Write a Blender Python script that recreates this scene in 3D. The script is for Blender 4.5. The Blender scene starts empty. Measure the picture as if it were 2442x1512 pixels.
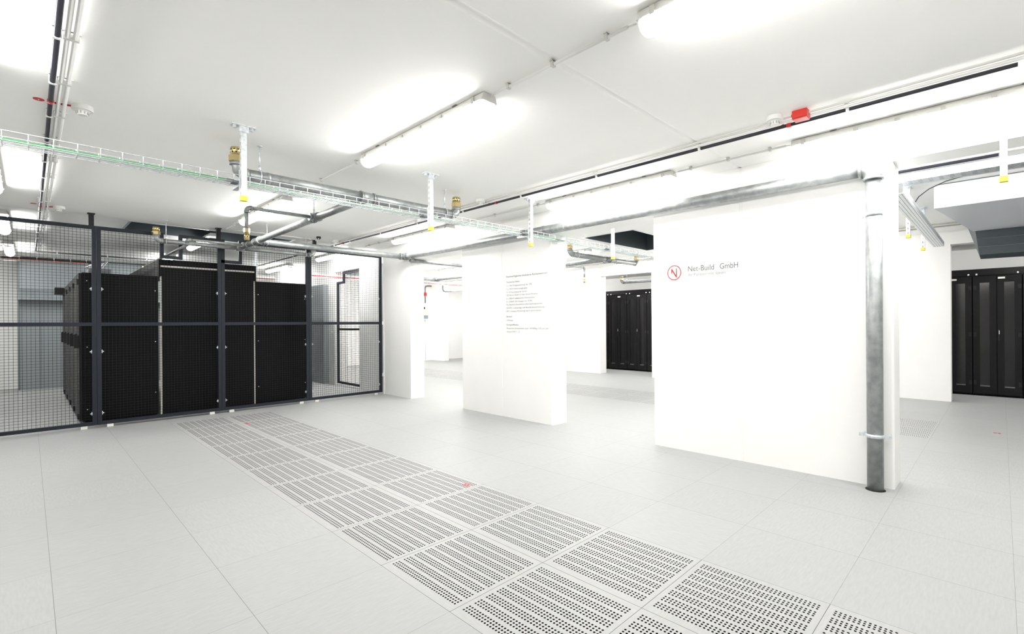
import bpy, math, random
from mathutils import Vector, Matrix
random.seed(7)
C = bpy.context.scene.collection
PI = math.pi
H = 2.67

# ------------------------------------------------------------------ materials
def mat(name, col, rough=0.5, metal=0.0, spec=0.5):
    m = bpy.data.materials.new(name); m.use_nodes = True
    b = m.node_tree.nodes['Principled BSDF']
    b.inputs['Base Color'].default_value = (*col, 1)
    b.inputs['Roughness'].default_value = rough
    b.inputs['Metallic'].default_value = metal
    b.inputs['Specular IOR Level'].default_value = spec
    return m
def noisy(m, c1, c2, scale, rot=(0,0,0), stretch=(1,1,1), detail=4, lo=.35, hi=.65, bump=0.0, rr=None):
    nt = m.node_tree; N = nt.nodes; L = nt.links; b = N['Principled BSDF']
    g = N.new('ShaderNodeNewGeometry'); mp = N.new('ShaderNodeMapping')
    mp.inputs['Rotation'].default_value = rot; mp.inputs['Scale'].default_value = stretch
    n = N.new('ShaderNodeTexNoise'); n.inputs['Scale'].default_value = scale; n.inputs['Detail'].default_value = detail
    r = N.new('ShaderNodeValToRGB'); e = r.color_ramp.elements
    e[0].position = lo; e[0].color = (*c1, 1); e[1].position = hi; e[1].color = (*c2, 1)
    L.new(g.outputs['Position'], mp.inputs['Vector']); L.new(mp.outputs[0], n.inputs['Vector'])
    L.new(n.outputs['Fac'], r.inputs['Fac']); L.new(r.outputs['Color'], b.inputs['Base Color'])
    if rr:
        mr = N.new('ShaderNodeMapRange'); mr.inputs['To Min'].default_value = rr[0]; mr.inputs['To Max'].default_value = rr[1]
        L.new(n.outputs['Fac'], mr.inputs['Value']); L.new(mr.outputs[0], b.inputs['Roughness'])
    if bump:
        bp = N.new('ShaderNodeBump'); bp.inputs['Strength'].default_value = bump; bp.inputs['Distance'].default_value = .002
        L.new(n.outputs['Fac'], bp.inputs['Height']); L.new(bp.outputs[0], b.inputs['Normal'])
    return r
M = {}
M['wall'] = mat('wall_paint', (.83,.825,.81), .6, 0, .3)
noisy(M['wall'], (.915,.912,.897), (.93,.927,.912), 3.0)
M['ceil'] = mat('ceiling_paint', (.80,.80,.785), .7, 0, .2)
noisy(M['ceil'], (.925,.923,.903), (.94,.938,.918), 1.2)
M['galv'] = mat('galvanised_pipe', (.4,.42,.43), .4, .65)
noisy(M['galv'], (.28,.295,.295), (.40,.415,.415), 18, detail=6, bump=.12, rr=(.34,.52))
M['fit'] = mat('galvanised_fitting', (.42,.44,.44), .42, .75)
noisy(M['fit'], (.22,.235,.235), (.34,.355,.355), 30, bump=.15)
M['zinc'] = mat('zinc_steel', (.72,.75,.78), .35, .55)
noisy(M['zinc'], (.62,.66,.7), (.82,.84,.86), 60, detail=2)
M['brass'] = mat('brass', (.62,.49,.24), .3, .9)
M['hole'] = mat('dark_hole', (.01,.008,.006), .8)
M['anthracite'] = mat('anthracite_powder_coat', (.013,.0165,.025), .5, 0, .3)
M['mesh'] = mat('anthracite_wire', (.010,.011,.013), .6, 0, .2)
M['rack'] = mat('black_rack_steel', (.002,.002,.0025), .5, 0, .15)
M['rackdoor'] = mat('dark_rack_door', (.006,.0055,.0062), .45, 0, .25)
M['glass'] = mat('tinted_glass', (.004,.004,.005), .12, 0, .5)
M['blackpl'] = mat('black_plastic', (.02,.02,.03), .3)
M['whitepl'] = mat('white_plastic', (.78,.78,.76), .35)
M['greypl'] = mat('pale_grey_plastic', (.62,.61,.58), .45)
M['clip'] = mat('grey_clip', (.42,.41,.37), .5)
M['red'] = mat('red_plastic', (.62,.03,.02), .35)
M['redcable'] = mat('red_cable', (.45,.03,.02), .45)
M['orange'] = mat('orange_red_cable', (.55,.10,.04), .5)
M['green'] = mat('green_cable', (.025,.30,.06), .45)
M['yellow'] = mat('yellow_cap', (.80,.74,.08), .5)
M['black'] = mat('black_matt', (.006,.006,.007), .6)
M['ductdark'] = mat('dark_duct_lining', (.07,.085,.095), .45, .2)
M['ductlight'] = mat('pale_duct_cladding', (.70,.72,.76), .4, .1)
M['ductgrey'] = mat('grey_steel_panel', (.30,.33,.345), .4, .25)
M['text'] = mat('grey_lettering', (.12,.12,.12), .6)
M['text2'] = mat('pale_grey_lettering', (.28,.28,.28), .6)
M['textd'] = mat('dark_grey_lettering', (.13,.13,.132), .6)
M['logored'] = mat('red_lettering', (.40,.035,.03), .5)
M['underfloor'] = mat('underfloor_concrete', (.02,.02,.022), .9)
M['strip'] = mat('cream_sealing_strip', (.72,.70,.62), .5)
M['dgrey'] = mat('mid_grey_metal', (.18,.19,.2), .4, .4)
M['silverp'] = mat('grey_display', (.25,.30,.33), .3)

def emis(name, col, s):
    m = bpy.data.materials.new(name); m.use_nodes = True
    nt = m.node_tree; nt.nodes.clear()
    o = nt.nodes.new('ShaderNodeOutputMaterial'); e = nt.nodes.new('ShaderNodeEmission')
    e.inputs['Color'].default_value = (*col, 1); e.inputs['Strength'].default_value = s
    nt.links.new(e.outputs[0], o.inputs['Surface']); return m
M['glowcap'] = mat('translucent_cap', (.8,.8,.78), .3)
M['glowcap'].node_tree.nodes['Principled BSDF'].inputs['Emission Color'].default_value = (1,.99,.96,1)
M['glowcap'].node_tree.nodes['Principled BSDF'].inputs['Emission Strength'].default_value = .22
M['diffuser'] = emis('lit_diffuser', (1.0, .99, .965), 17.0)

# floor vinyl: tile joints every 60 cm, light streaky speckle
def floor_mat(name, base, joints=True):
    m = mat(name, base, .5, 0, .35); nt = m.node_tree; N = nt.nodes; L = nt.links; b = N['Principled BSDF']
    g = N.new('ShaderNodeNewGeometry'); sx = N.new('ShaderNodeSeparateXYZ'); L.new(g.outputs['Position'], sx.inputs[0])
    # tile id -> random streak direction
    fx = N.new('ShaderNodeVectorMath'); fx.operation = 'SCALE'; fx.inputs['Scale'].default_value = 1/.6
    fl = N.new('ShaderNodeVectorMath'); fl.operation = 'FLOOR'
    L.new(g.outputs['Position'], fx.inputs[0]); L.new(fx.outputs[0], fl.inputs[0])
    wn = N.new('ShaderNodeTexWhiteNoise'); wn.noise_dimensions = '2D'; L.new(fl.outputs[0], wn.inputs['Vector'])
    mp = N.new('ShaderNodeMapping'); mp.inputs['Scale'].default_value = (14, 90, 1); mp.inputs['Rotation'].default_value = (0,0,.5)
    mp2 = N.new('ShaderNodeMapping'); mp2.inputs['Scale'].default_value = (90, 14, 1); mp2.inputs['Rotation'].default_value = (0,0,.35)
    L.new(g.outputs['Position'], mp.inputs[0]); L.new(g.outputs['Position'], mp2.inputs[0])
    n1 = N.new('ShaderNodeTexNoise'); n1.inputs['Scale'].default_value = 1; n1.inputs['Detail'].default_value = 3
    n2 = N.new('ShaderNodeTexNoise'); n2.inputs['Scale'].default_value = 1; n2.inputs['Detail'].default_value = 3
    L.new(mp.outputs[0], n1.inputs['Vector']); L.new(mp2.outputs[0], n2.inputs['Vector'])
    gt = N.new('ShaderNodeMath'); gt.operation = 'GREATER_THAN'; gt.inputs[1].default_value = .5; L.new(wn.outputs['Value'], gt.inputs[0])
    mx = N.new('ShaderNodeMix'); L.new(gt.outputs[0], mx.inputs['Factor']); L.new(n1.outputs['Fac'], mx.inputs[2]); L.new(n2.outputs['Fac'], mx.inputs[3])
    r = N.new('ShaderNodeValToRGB'); e = r.color_ramp.elements
    e[0].position = .28; e[0].color = (base[0]*.945, base[1]*.945, base[2]*.945, 1)
    e[1].position = .72; e[1].color = (base[0]*1.05, base[1]*1.05, base[2]*1.045, 1)
    L.new(mx.outputs[0], r.inputs['Fac'])
    # slight per tile value
    tv = N.new('ShaderNodeMapRange'); tv.inputs['To Min'].default_value = .985; tv.inputs['To Max'].default_value = 1.012
    L.new(wn.outputs['Value'], tv.inputs['Value'])
    mu = N.new('ShaderNodeVectorMath'); mu.operation = 'SCALE'; L.new(r.outputs['Color'], mu.inputs[0]); L.new(tv.outputs[0], mu.inputs['Scale'])
    out = mu.outputs[0]
    if joints:
        ds = []
        for ax, w in (('X', .0011), ('Y', .0007)):
            p = N.new('ShaderNodeMath'); p.operation = 'PINGPONG'; p.inputs[1].default_value = .3
            L.new(sx.outputs[ax], p.inputs[0])
            c = N.new('ShaderNodeMath'); c.operation = 'LESS_THAN'; c.inputs[1].default_value = w
            L.new(p.outputs[0], c.inputs[0]); ds.append(c)
        mxx = N.new('ShaderNodeMath'); mxx.operation = 'MAXIMUM'; L.new(ds[0].outputs[0], mxx.inputs[0]); L.new(ds[1].outputs[0], mxx.inputs[1])
        m2 = N.new('ShaderNodeMix'); m2.data_type = 'RGBA'; L.new(mxx.outputs[0], m2.inputs['Factor'])
        L.new(out, m2.inputs[6]); m2.inputs[7].default_value = (.16,.16,.155,1)
        out = m2.outputs[2]
    L.new(out, b.inputs['Base Color'])
    return m
M['floor'] = floor_mat('floor_vinyl', (.365,.371,.370))
M['ptile'] = floor_mat('perforated_tile_vinyl', (.385,.388,.386), False)

# ------------------------------------------------------------------ mesh builder
class MB:
    def __init__(s): s.v = []; s.f = []; s.sm = []; s.mi = []; s.cur = 0
    def face(s, idx, smooth=False): s.f.append(idx); s.sm.append(smooth); s.mi.append(s.cur)
    def box(s, a, b):
        x0,y0,z0 = [min(a[i],b[i]) for i in range(3)]; x1,y1,z1 = [max(a[i],b[i]) for i in range(3)]
        n = len(s.v)
        s.v += [(x0,y0,z0),(x1,y0,z0),(x1,y1,z0),(x0,y1,z0),(x0,y0,z1),(x1,y0,z1),(x1,y1,z1),(x0,y1,z1)]
        for q in ((0,3,2,1),(4,5,6,7),(0,1,5,4),(1,2,6,5),(2,3,7,6),(3,0,4,7)): s.face([n+i for i in q])
        return s
    def obox(s, c, ax, hx, ay, hy, az, hz):
        c, ax, ay, az = Vector(c), Vector(ax), Vector(ay), Vector(az); n = len(s.v)
        for k in (-1,1):
            for i, j in ((-1,-1),(1,-1),(1,1),(-1,1)):
                s.v.append(tuple(c + ax*hx*i + ay*hy*j + az*hz*k))
        for q in ((0,3,2,1),(4,5,6,7),(0,1,5,4),(1,2,6,5),(2,3,7,6),(3,0,4,7)): s.face([n+i for i in q])
        return s
    def tube(s, path, r, seg=16, caps=True, smooth=True):
        P = [Vector(p) for p in path]; n0 = len(s.v); k = len(P)
        rs = r if isinstance(r, (list, tuple)) else [r]*k
        d0 = (P[1]-P[0]).normalized()
        u = d0.orthogonal().normalized()
        prev = d0
        for i, p in enumerate(P):
            if i == 0: d = d0
            elif i == k-1: d = (P[i]-P[i-1]).normalized()
            else:
                d = ((P[i]-P[i-1]).normalized() + (P[i+1]-P[i]).normalized())
                d = d.normalized() if d.length > 1e-6 else prev
            u = (u - d*u.dot(d)).normalized() if (u - d*u.dot(d)).length > 1e-6 else d.orthogonal().normalized()
            w = d.cross(u)
            for j in range(seg):
                a = 2*PI*j/seg
                s.v.append(tuple(p + (u*math.cos(a) + w*math.sin(a))*rs[i]))
            prev = d
        for i in range(k-1):
            for j in range(seg):
                a = n0+i*seg+j; b = n0+i*seg+(j+1)%seg
                s.face([a, b, b+seg, a+seg], smooth)
        if caps:
            s.face([n0+j for j in reversed(range(seg))]); s.face([n0+(k-1)*seg+j for j in range(seg)])
        return s
    def cyl(s, a, b, r, seg=16, smooth=True): return s.tube([a, b], r, seg, True, smooth)
    def lathe(s, prof, centre, seg=28, up=1):
        # prof: list of (r, z); rotates about vertical through centre
        n0 = len(s.v); cx, cy, cz = centre
        for r, z in prof:
            for j in range(seg):
                a = 2*PI*j/seg; s.v.append((cx+r*math.cos(a), cy+r*math.sin(a), cz+z))
        for i in range(len(prof)-1):
            for j in range(seg):
                a = n0+i*seg+j; b = n0+i*seg+(j+1)%seg
                s.face([a, b, b+seg, a+seg] if up > 0 else [a, a+seg, b+seg, b], False)
        s.face([n0+j for j in reversed(range(seg))]); s.face([n0+(len(prof)-1)*seg+j for j in range(seg)])
        return s
    def prism(s, pts, z0, z1):
        n = len(s.v); k = len(pts)
        for z in (z0, z1):
            for x, y in pts: s.v.append((x, y, z))
        s.face([n+i for i in reversed(range(k))]); s.face([n+k+i for i in range(k)])
        for i in range(k):
            j = (i+1) % k; s.face([n+i, n+j, n+k+j, n+k+i])
        return s
    def poly(s, pts):
        n = len(s.v); s.v += [tuple(p) for p in pts]; s.face([n+i for i in range(len(pts))]); return s
    def mesh(s, name):
        me = bpy.data.meshes.new(name); me.from_pydata(s.v, [], s.f); me.update()
        me.polygons.foreach_set('use_smooth', s.sm)
        if any(s.mi): me.polygons.foreach_set('material_index', s.mi)
        return me
    def build(s, name, m, parent=None, loc=None, **props):
        me = s.mesh(name)
        for mm in (m if isinstance(m, (list, tuple)) else [m]): me.materials.append(M[mm] if isinstance(mm, str) else mm)
        o = bpy.data.objects.new(name, me); C.objects.link(o)
        if parent is not None: o.parent = parent
        if loc is not None: o.location = loc
        for k, v in props.items(): o[k] = v
        return o
def root(name, loc, label, cat, group=None, rotz=0):
    o = bpy.data.objects.new(name, None); C.objects.link(o); o.location = loc; o.rotation_euler = (0,0,rotz)
    o.empty_display_size = .1; o['label'] = label; o['category'] = cat
    if group: o['group'] = group
    return o
def tag(o, label, cat, group=None):
    o['label'] = label; o['category'] = cat
    if group: o['group'] = group
    return o
KIDS = {}
def dup(r, loc, label, group=None, rotz=None):
    c = r.copy(); C.objects.link(c); c.location = loc; c['label'] = label
    if rotz is not None: c.rotation_euler = (0,0,rotz)
    if group: c['group'] = group
    for ch in list(r.children):
        d = ch.copy(); C.objects.link(d); d.parent = c
        for g in list(ch.children):
            e = g.copy(); C.objects.link(e); e.parent = d
    return c
def struct(mb, name, m):
    return mb.build(name, m, kind='structure')
ORD = ['first','second','third','fourth','fifth','sixth','seventh','eighth','ninth','tenth','eleventh','twelfth','thirteenth',
       'fourteenth','fifteenth','sixteenth','seventeenth','eighteenth','nineteenth','twentieth','twenty-first','twenty-second','twenty-third']

# ------------------------------------------------------------------ setting
XL, XR, YB, YF = -3.9, 11.6, -5.4, 12.8
# floor with openings for the perforated tiles
b = MB()
def fq(x0, x1, y0, y1): b.poly([(x0,y0,0),(x1,y0,0),(x1,y1,0),(x0,y1,0)])
fq(XL, 0, YB, YF); fq(0, 1.2, YB, -1.8); fq(0, 1.2, 6.0, YF); fq(1.2, 5.4, YB, YF)
fq(5.4, 6.6, YB, -1.2); fq(5.4, 6.6, 10.8, YF); fq(6.6, XR, YB, YF)
struct(b, 'floor', 'floor')
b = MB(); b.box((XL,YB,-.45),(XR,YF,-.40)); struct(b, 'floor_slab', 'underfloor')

# ceiling: slabs with a shallow groove at y=-.04 and y=6.95, two open air shafts
b = MB()
SH = [(5.05, 7.03, 2.265, 3.205), (-.31, 1.75, 6.68, 7.55)]
def cq(x0,x1,y0,y1): b.poly([(x0,y0,H),(x0,y1,H),(x1,y1,H),(x1,y0,H)])
def groove(x0, x1, y, w=.028, d=.010):
    b.poly([(x0,y-w,H),(x0,y,H+d),(x1,y,H+d),(x1,y-w,H)]); b.poly([(x0,y,H+d),(x0,y+w,H),(x1,y+w,H),(x1,y,H+d)])
g1, g2 = -.042, 6.605
cq(XL,XR,YB,g1-.028); groove(XL,XR,g1)
s1, s2 = SH
cq(XL,s1[0],g1+.028,g2-.028); cq(s1[1],XR,g1+.028,g2-.028); cq(s1[0],s1[1],g1+.028,s1[2]); cq(s1[0],s1[1],s1[3],g2-.028)
groove(XL,XR,g2)
cq(XL,s2[0],g2+.028,YF); cq(s2[1],XR,g2+.028,YF); cq(s2[0],s2[1],g2+.028,s2[2]); cq(s2[0],s2[1],s2[3],YF)
struct(b, 'ceiling', 'ceil')
# second ceiling slab above as light lock
b = MB(); b.box((XL-.1,YB-.1,H+1.0),(XR+.1,YF+.1,H+1.05)); struct(b, 'ceiling_slab', 'black')
for i, (x0,x1,y0,y1) in enumerate(SH):
    b = MB()
    t = .004
    for q in ([(x0,y0),(x1,y0)],[(x1,y0),(x1,y1)],[(x1,y1),(x0,y1)],[(x0,y1),(x0,y0)]):
        (ax,ay),(bx,by) = q
        b.poly([(ax,ay,H),(bx,by,H),(bx,by,H+.9),(ax,ay,H+.9)])
    b.poly([(x0,y0,H+.9),(x1,y0,H+.9),(x1,y1,H+.9),(x0,y1,H+.9)])
    o = b.build('air_shaft_lining', 'ductdark'); tag(o, ['dark steel-lined ceiling air shaft of the rear room, seen between the two lettered pillars',
            'dark steel-lined air shaft opening in the ceiling above the mesh fence'][i], 'air shaft')
    f = MB(); w = .035
    for a_, b_ in (((x0-w,y0-w),(x1+w,y0)),((x0-w,y1),(x1+w,y1+w)),((x0-w,y0),(x0,y1)),((x1,y0),(x1+w,y1))):
        f.box((a_[0],a_[1],H-.003),(b_[0],b_[1],H))
    f.build('flange', 'zinc', o)

# outer walls
def wbox(name, a, b_, m='wall'):
    mb = MB(); mb.box(a, b_); return struct(mb, name, m)
wbox('wall_left', (XL-.1,YB,-.4),(XL,YF,H+.02))
wbox('wall_behind', (XL,YB-.1,-.4),(XR,YB,H+.02))
wbox('wall_back', (XL,YF,-.4),(XR,YF+.1,H+.02))
wbox('wall_right', (XR,YB,-.4),(XR+.1,YF,H+.02))

# pillar line between main and rear room, x 3.21..3.47
PX0, PX1 = 3.21, 3.475
def pillar(name, y0, y1, notch=None, round0=0.0, round1=0.0, z1=H, side=None):
    pts = []
    # counter-clockwise outline seen from above, front face x=PX0
    def arc(cx, cy, r, a0, a1, n=6):
        for i in range(n+1):
            a = a0+(a1-a0)*i/n; pts.append((cx+r*math.cos(a), cy+r*math.sin(a)))
    if round0: arc(PX0+round0, y0+round0, round0, PI, 1.5*PI)
    else: pts.append((PX0,y0))
    if side: pts.extend([(side-.006,y0),(side,y0+.005),(side+.006,y0)])
    pts.append((PX1,y0)); pts.append((PX1,y1))
    pts.append((PX0,y1))
    for n in sorted(notch or [], reverse=True):
        pts.extend([(PX0,n+.013),(PX0+.005,n+.009),(PX0+.005,n-.009),(PX0,n-.013)])
    mb = MB(); mb.prism(pts, -.02, z1); return struct(mb, name, 'wall')
pillar('pillar', -1.177, .842, [-.05], round0=.02)
pillar('pillar', 2.262, 4.06, [3.175], round0=.03, side=3.31)
pillar('pillar', 5.49, 7.33, None, round0=.004, side=3.36)
pillar('pillar', 8.45, YF)
def lintel(x0,x1,y0,y1,z0,name='lintel'): 
    mb = MB(); mb.box((x0,y0,z0),(x1,y1,H)); struct(mb, name, 'wall')
lintel(PX0,PX1,.842,2.262,2.374); lintel(PX0,PX1,4.06,5.49,2.374); lintel(PX0,PX1,YB,-1.177,2.466); lintel(PX0,PX1,7.33,8.45,2.374)
# second wall line x 8.70..8.90
WX0, WX1 = 8.68, 8.90
for (y0,y1) in ((YB,-4.2),(-1.19,4.08),(5.52,10.7),(12.09,YF)):
    mb = MB()
    if y0 == 5.52: mb.box((WX0-.04,y0,-.02),(WX1,y1,H))
    elif y0 == 12.09: mb.box((8.57,y0,-.02),(WX1-.1,y1,H))
    else: mb.box((WX0,y0,-.02),(WX1,y1,H))
    struct(mb, 'wall_middle', 'wall')
lintel(WX0,WX1,4.08,5.52,2.44); lintel(WX0,WX1,-4.2,-1.19,2.46); lintel(WX0,WX1,10.7,12.09,2.38)
mb = MB(); mb.box((WX0-.0425,6.6,0),(WX0-.04,6.61,2.62)); struct(mb, 'trim_1', 'greypl')

# ------------------------------------------------------------------ perforated floor tiles
def perf_mesh(name, holes, r, depth=.006, n=10, sx=1.0, size=.6):
    """holes: list of (x, y, cell_w, cell_h) in tile coordinates; the cells tile a region, the rest of the tile is filled by strips."""
    mb = MB(); return mb
def perforated(name, xs_bands, ys, r, cell, stag=False, n=10, rx=None):
    """xs_bands: list of bands, each a list of x; ys: hole y list. Builds top skin with real holes (ring cells), hole walls and edges."""
    mb = MB(); rx = rx or r; g = .0008; S = .6
    cx, cy = cell
    def quad(x0,y0,x1,y1): 
        if x1-x0 > 1e-6 and y1-y0 > 1e-6: mb.poly([(x0,y0,0),(x1,y0,0),(x1,y1,0),(x0,y1,0)])
    X = [x for bnd in xs_bands for x in bnd]
    ylo, yhi = ys[0]-cy/2, ys[-1]+cy/2
    quad(g,g,S-g,ylo); quad(g,yhi,S-g,S-g)
    px = g
    for x in X:
        off = (cy/2 if (stag and X.index(x)%2) else 0)
        quad(px,ylo,x-cx/2,yhi); px = x+cx/2
        yy = [y for y in ys]
        if off: quad(x-cx/2,ylo,x+cx/2,ylo+off); quad(x-cx/2,yhi-off,x+cx/2,yhi); yy = [y+off for y in ys[:-1]]
        for y in yy:
            n0 = len(mb.v)
            ring = []
            for j in range(n):
                a = 2*PI*(j+.5)/n; c, s_ = math.cos(a), math.sin(a)
                ring.append((c, s_))
            for c, s_ in ring:
                k = 1/max(abs(c), abs(s_)); mb.v.append((x+c*k*cx/2, y+s_*k*cy/2, 0))
            for c, s_ in ring: mb.v.append((x+c*rx, y+s_*r, 0))
            for c, s_ in ring: mb.v.append((x+c*rx, y+s_*r, -.028))
            for j in range(n):
                k = (j+1)%n
                mb.face([n0+j, n0+k, n0+n+k, n0+n+j])
                mb.cur = 1; mb.face([n0+n+j, n0+n+k, n0+2*n+k, n0+2*n+j]); mb.cur = 0
            # corner fill triangles
            for qx, qy in ((1,1),(-1,1),(-1,-1),(1,-1)):
                best = sorted(range(n), key=lambda j: (abs(mb.v[n0+j][0]-(x+qx*cx/2)) + abs(mb.v[n0+j][1]-(y+qy*cy/2))))[:2]
                m0 = len(mb.v); mb.v.append((x+qx*cx/2, y+qy*cy/2, 0))
                a_, b_ = best
                va, vb, vc = Vector(mb.v[n0+a_]), Vector(mb.v[n0+b_]), Vector(mb.v[m0])
                if (vb-va).cross(vc-va).z < 0: a_, b_ = b_, a_
                mb.face([n0+a_, n0+b_, m0])
    quad(px,ylo,S-g,yhi)
    mb.cur = 1
    for a_, b_ in (((g,g),(S-g,g)),((S-g,g),(S-g,S-g)),((S-g,S-g),(g,S-g)),((g,S-g),(g,g))):
        mb.poly([(a_[0],a_[1],-.03),(b_[0],b_[1],-.03),(b_[0],b_[1],0),(a_[0],a_[1],0)])
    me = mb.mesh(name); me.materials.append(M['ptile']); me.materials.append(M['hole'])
    return me
bands = [[.053+.0668*k + .0172*i for i in range(3)] for k in range(8)]
ysA = [.033+.0178*i for i in range(31)]
meA = perforated('perforated_floor_tile', bands, ysA, .0054, (.0172,.0178))
ysB = [.024+.0184*i for i in range(31)]
meB = perforated('slotted_floor_tile', [[.052+.062*i for i in range(9)]], ysB, .0042, (.05,.0184), stag=True, n=12, rx=.011)
for col in (0,1):
    for j in range(-3, 10):
        o = bpy.data.objects.new('perforated_floor_tile', meA); C.objects.link(o); o.location = (col*.6, j*.6, 0)
        n = 9-j
        which = ORD[n]+' from the mesh fence' if n else 'nearest the mesh fence'
        side = 'pillar-side column' if col else 'column away from the pillars'
        o['kind'] = 'thing'; tag(o, 'banded perforated floor tile, %s, %s' % (which, side), 'floor tile', 'banded perforated floor tiles in the long double row')
for col in (0,1):
    for j in range(-2, 18):
        o = bpy.data.objects.new('slotted_floor_tile', meB); C.objects.link(o); o.location = (5.4+col*.6, j*.6, 0)
        n = 17-j
        o['kind'] = 'thing'; tag(o, 'densely pierced floor tile in the rear room, %s from its far end, %s row' % (ORD[n], 'rear' if col else 'front'), 'floor tile', 'densely pierced floor tiles in the rear room')
for i, (x, y, l) in enumerate(((.672,5.27,'small red sticker on the perforated tile close to the mesh fence'), (1.10,1.285,'small red sticker on a perforated tile in mid floor'),
              (6.238,-1.72,'small red sticker on plain floor of the rear room by the right opening'))):
    b = MB(); b.box((x-.02,y-.03,.0003),(x+.02,y-.004,.0012)); b.box((x-.02,y+.004,.0003),(x+.02,y+.03,.0012))
    tag(b.build('floor_sticker', 'red'), l, 'sticker')

# ------------------------------------------------------------------ mesh fence
def wire_grid(mb, x0, x1, z0, z1, px=.0355, pz=.034, r=.0014, skip=None, y=0.0):
    nx = int((x1-x0)/px); nz = int((z1-z0)/pz)
    def seg(a, b_):
        mb.box((min(a[0],b_[0])-r, y-r, min(a[1],b_[1])-r), (max(a[0],b_[0])+r, y+r, max(a[1],b_[1])+r))
    for i in range(1, nx+1):
        x = x0+i*px; zt = z1
        if skip and skip[0] < x < skip[1]: zt = skip[2]
        seg((x,z0),(x,zt))
    for k in range(1, nz+1):
        z = z0+k*pz
        if skip and z > skip[2]:
            if skip[0] > x0: seg((x0,z),(skip[0],z))
            if skip[1] < x1: seg((skip[1],z),(x1,z))
        else: seg((x0,z),(x1,z))
FY = 6.405; FT = 2.515; FB = .035
def fence_panel(xa, xb, label, cut=None, railz=1.292):
    t = root('mesh_fence_panel', ((xa+xb)/2, FY, 0), label, 'fence panel', 'anthracite mesh fence panels')
    cx = (xa+xb)/2; A = xa-cx+.0015; B = xb-cx-.0015; w = .042; d = .02
    f = MB()
    f.box((A,-d,FB),(A+w,d,FT)); f.box((B-w,-d,FB),(B,d,FT)); f.box((A+w,-d,FB),(B-w,d,FB+w))
    if cut:
        c0, c1, cz = cut[0]-cx, cut[1]-cx, cut[2]
        if c0 > A+w: f.box((A+w,-d,FT-w),(c0,d,FT)); f.box((c0-w,-d,cz-w),(c0,d,FT-w)) if False else f.box((c0,-d,cz),(c0+w,d,FT))
        if c1 < B-w: f.box((c1,-d,FT-w),(B-w,d,FT)); f.box((c1-w,-d,cz),(c1,d,FT))
        f.box((max(c0,A),-d,cz-w),(min(c1,B),d,cz))
    else: f.box((A+w,-d,FT-w),(B-w,d,FT))
    f.build('frame', 'anthracite', t)
    m = MB(); m.box((A+w,-d-.004,railz-.022),(B-w,d*.2,railz+.022)); m.build('mid_rail', 'anthracite', t)
    m = MB()
    wire_grid(m, A+w, B-w, FB+w, FT-w, skip=(cut and (cut[0]-cx, cut[1]-cx, cut[2]-w)), y=.004)
    m.build('wire_mesh', 'mesh', t)
    for z in (.18, .95, 1.73):
        for xx, s in ((A+w, 1), (B-w, -1)):
            k = MB(); k.cyl((xx,-.012,z),(xx+s*.022,-.012,z),.006,8); k.box((xx,-.004,z-.02),(xx+s*.01,.01,z+.02)); k.build('locking_bolt', 'zinc', t)
    for xx in (A+.12, B-.12):
        k = MB(); k.box((xx-.03,-.018,0),(xx+.03,.018,FB)); k.build('levelling_foot', 'strip', t)
    return t
P1x, P2x, P3x, P4x = -.684, .658, 1.885, 3.175
fence_panel(-1.9, P1x, 'anthracite mesh fence panel with open floor visible behind it, left end of the fence')
fence_panel(P1x, P2x, 'anthracite mesh fence panel before the first black rack end, notched at top right', cut=(-.05,.20,2.215))
fence_panel(P2x, P3x, 'anthracite mesh fence panel before the racks, with a notch at top left', cut=(P2x,.925,2.215))
fence_panel(P3x, P4x, 'anthracite mesh fence panel next to the white pillar, showing an open gate behind')
for x, l in ((P1x-.045,'small black bracket fixing the fence to the ceiling, above the first fence post'), (P2x-.03,'small black bracket fixing the fence to the ceiling, above the middle fence post'), (P3x+.10,'small black bracket on the ceiling beside the last fence post')):
    b = MB(); b.box((x-.025,FY-.02,FT+.001),(x+.025,FY+.02,H-.012)); b.box((x-.035,FY-.035,H-.012),(x+.035,FY+.035,H)); b.cyl((x,FY-.032,H-.07),(x,FY-.02,H-.07),.012,8)
    tag(b.build('ceiling_bracket', 'black'), l, 'bracket')
b = MB()
for z in (.35, 1.29, 2.35): b.box((P4x,FY-.015,z-.03),(PX0-.002,FY+.015,z+.03))
b.box((3.196,FY-.03,.0),(3.209,FY+.03,2.6)); b.mi = [0]*len(b.f)
tag(b.build('wall_fixing', 'whitepl'), 'slim white fixing strip between the fence end and the white pillar', 'fixing')

# open gate in the cage (leaf in the plane of the pillars)
t = root('mesh_gate', (3.27, 8.43, 0), 'anthracite mesh gate leaf with a stepped top corner, standing inside the fenced area', 'gate')
def yz(mb, y0,z0,y1,z1,x0=-.02,x1=.02): mb.box((x0,y0,z0),(x1,y1,z1))
f = MB(); w = .045
yz(f,0,.03,-w,2.17); yz(f,-w,2.17-w,-.33,2.17); yz(f,-.33+w,2.17,-.33,2.36); yz(f,-.33,2.36-w,-1.06,2.36); yz(f,-w,.03,-1.06,.03+w); yz(f,-1.06,.03,-1.06+w,2.36)
f.build('frame', 'anthracite', t)
f = MB(); yz(f,-w,1.15,-1.06+w,1.19,-.024,.0); f.build('mid_rail', 'black', t)
f = MB()
for i in range(1, 29):
    y = -w-i*.0345
    zt = 2.125 if y > -.33 else 2.315
    if y > -1.02: f.box((-.0014,y-.0014,.07),(.0014,y+.0014,zt))
for k in range(1, 66):
    z = .075+k*.034
    y0 = -w if z < 2.125 else -.33
    if z < 2.315: f.box((-.0014,-1.02,z-.0014),(.0014,y0,z+.0014))
f.build('wire_mesh', 'mesh', t)
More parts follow.
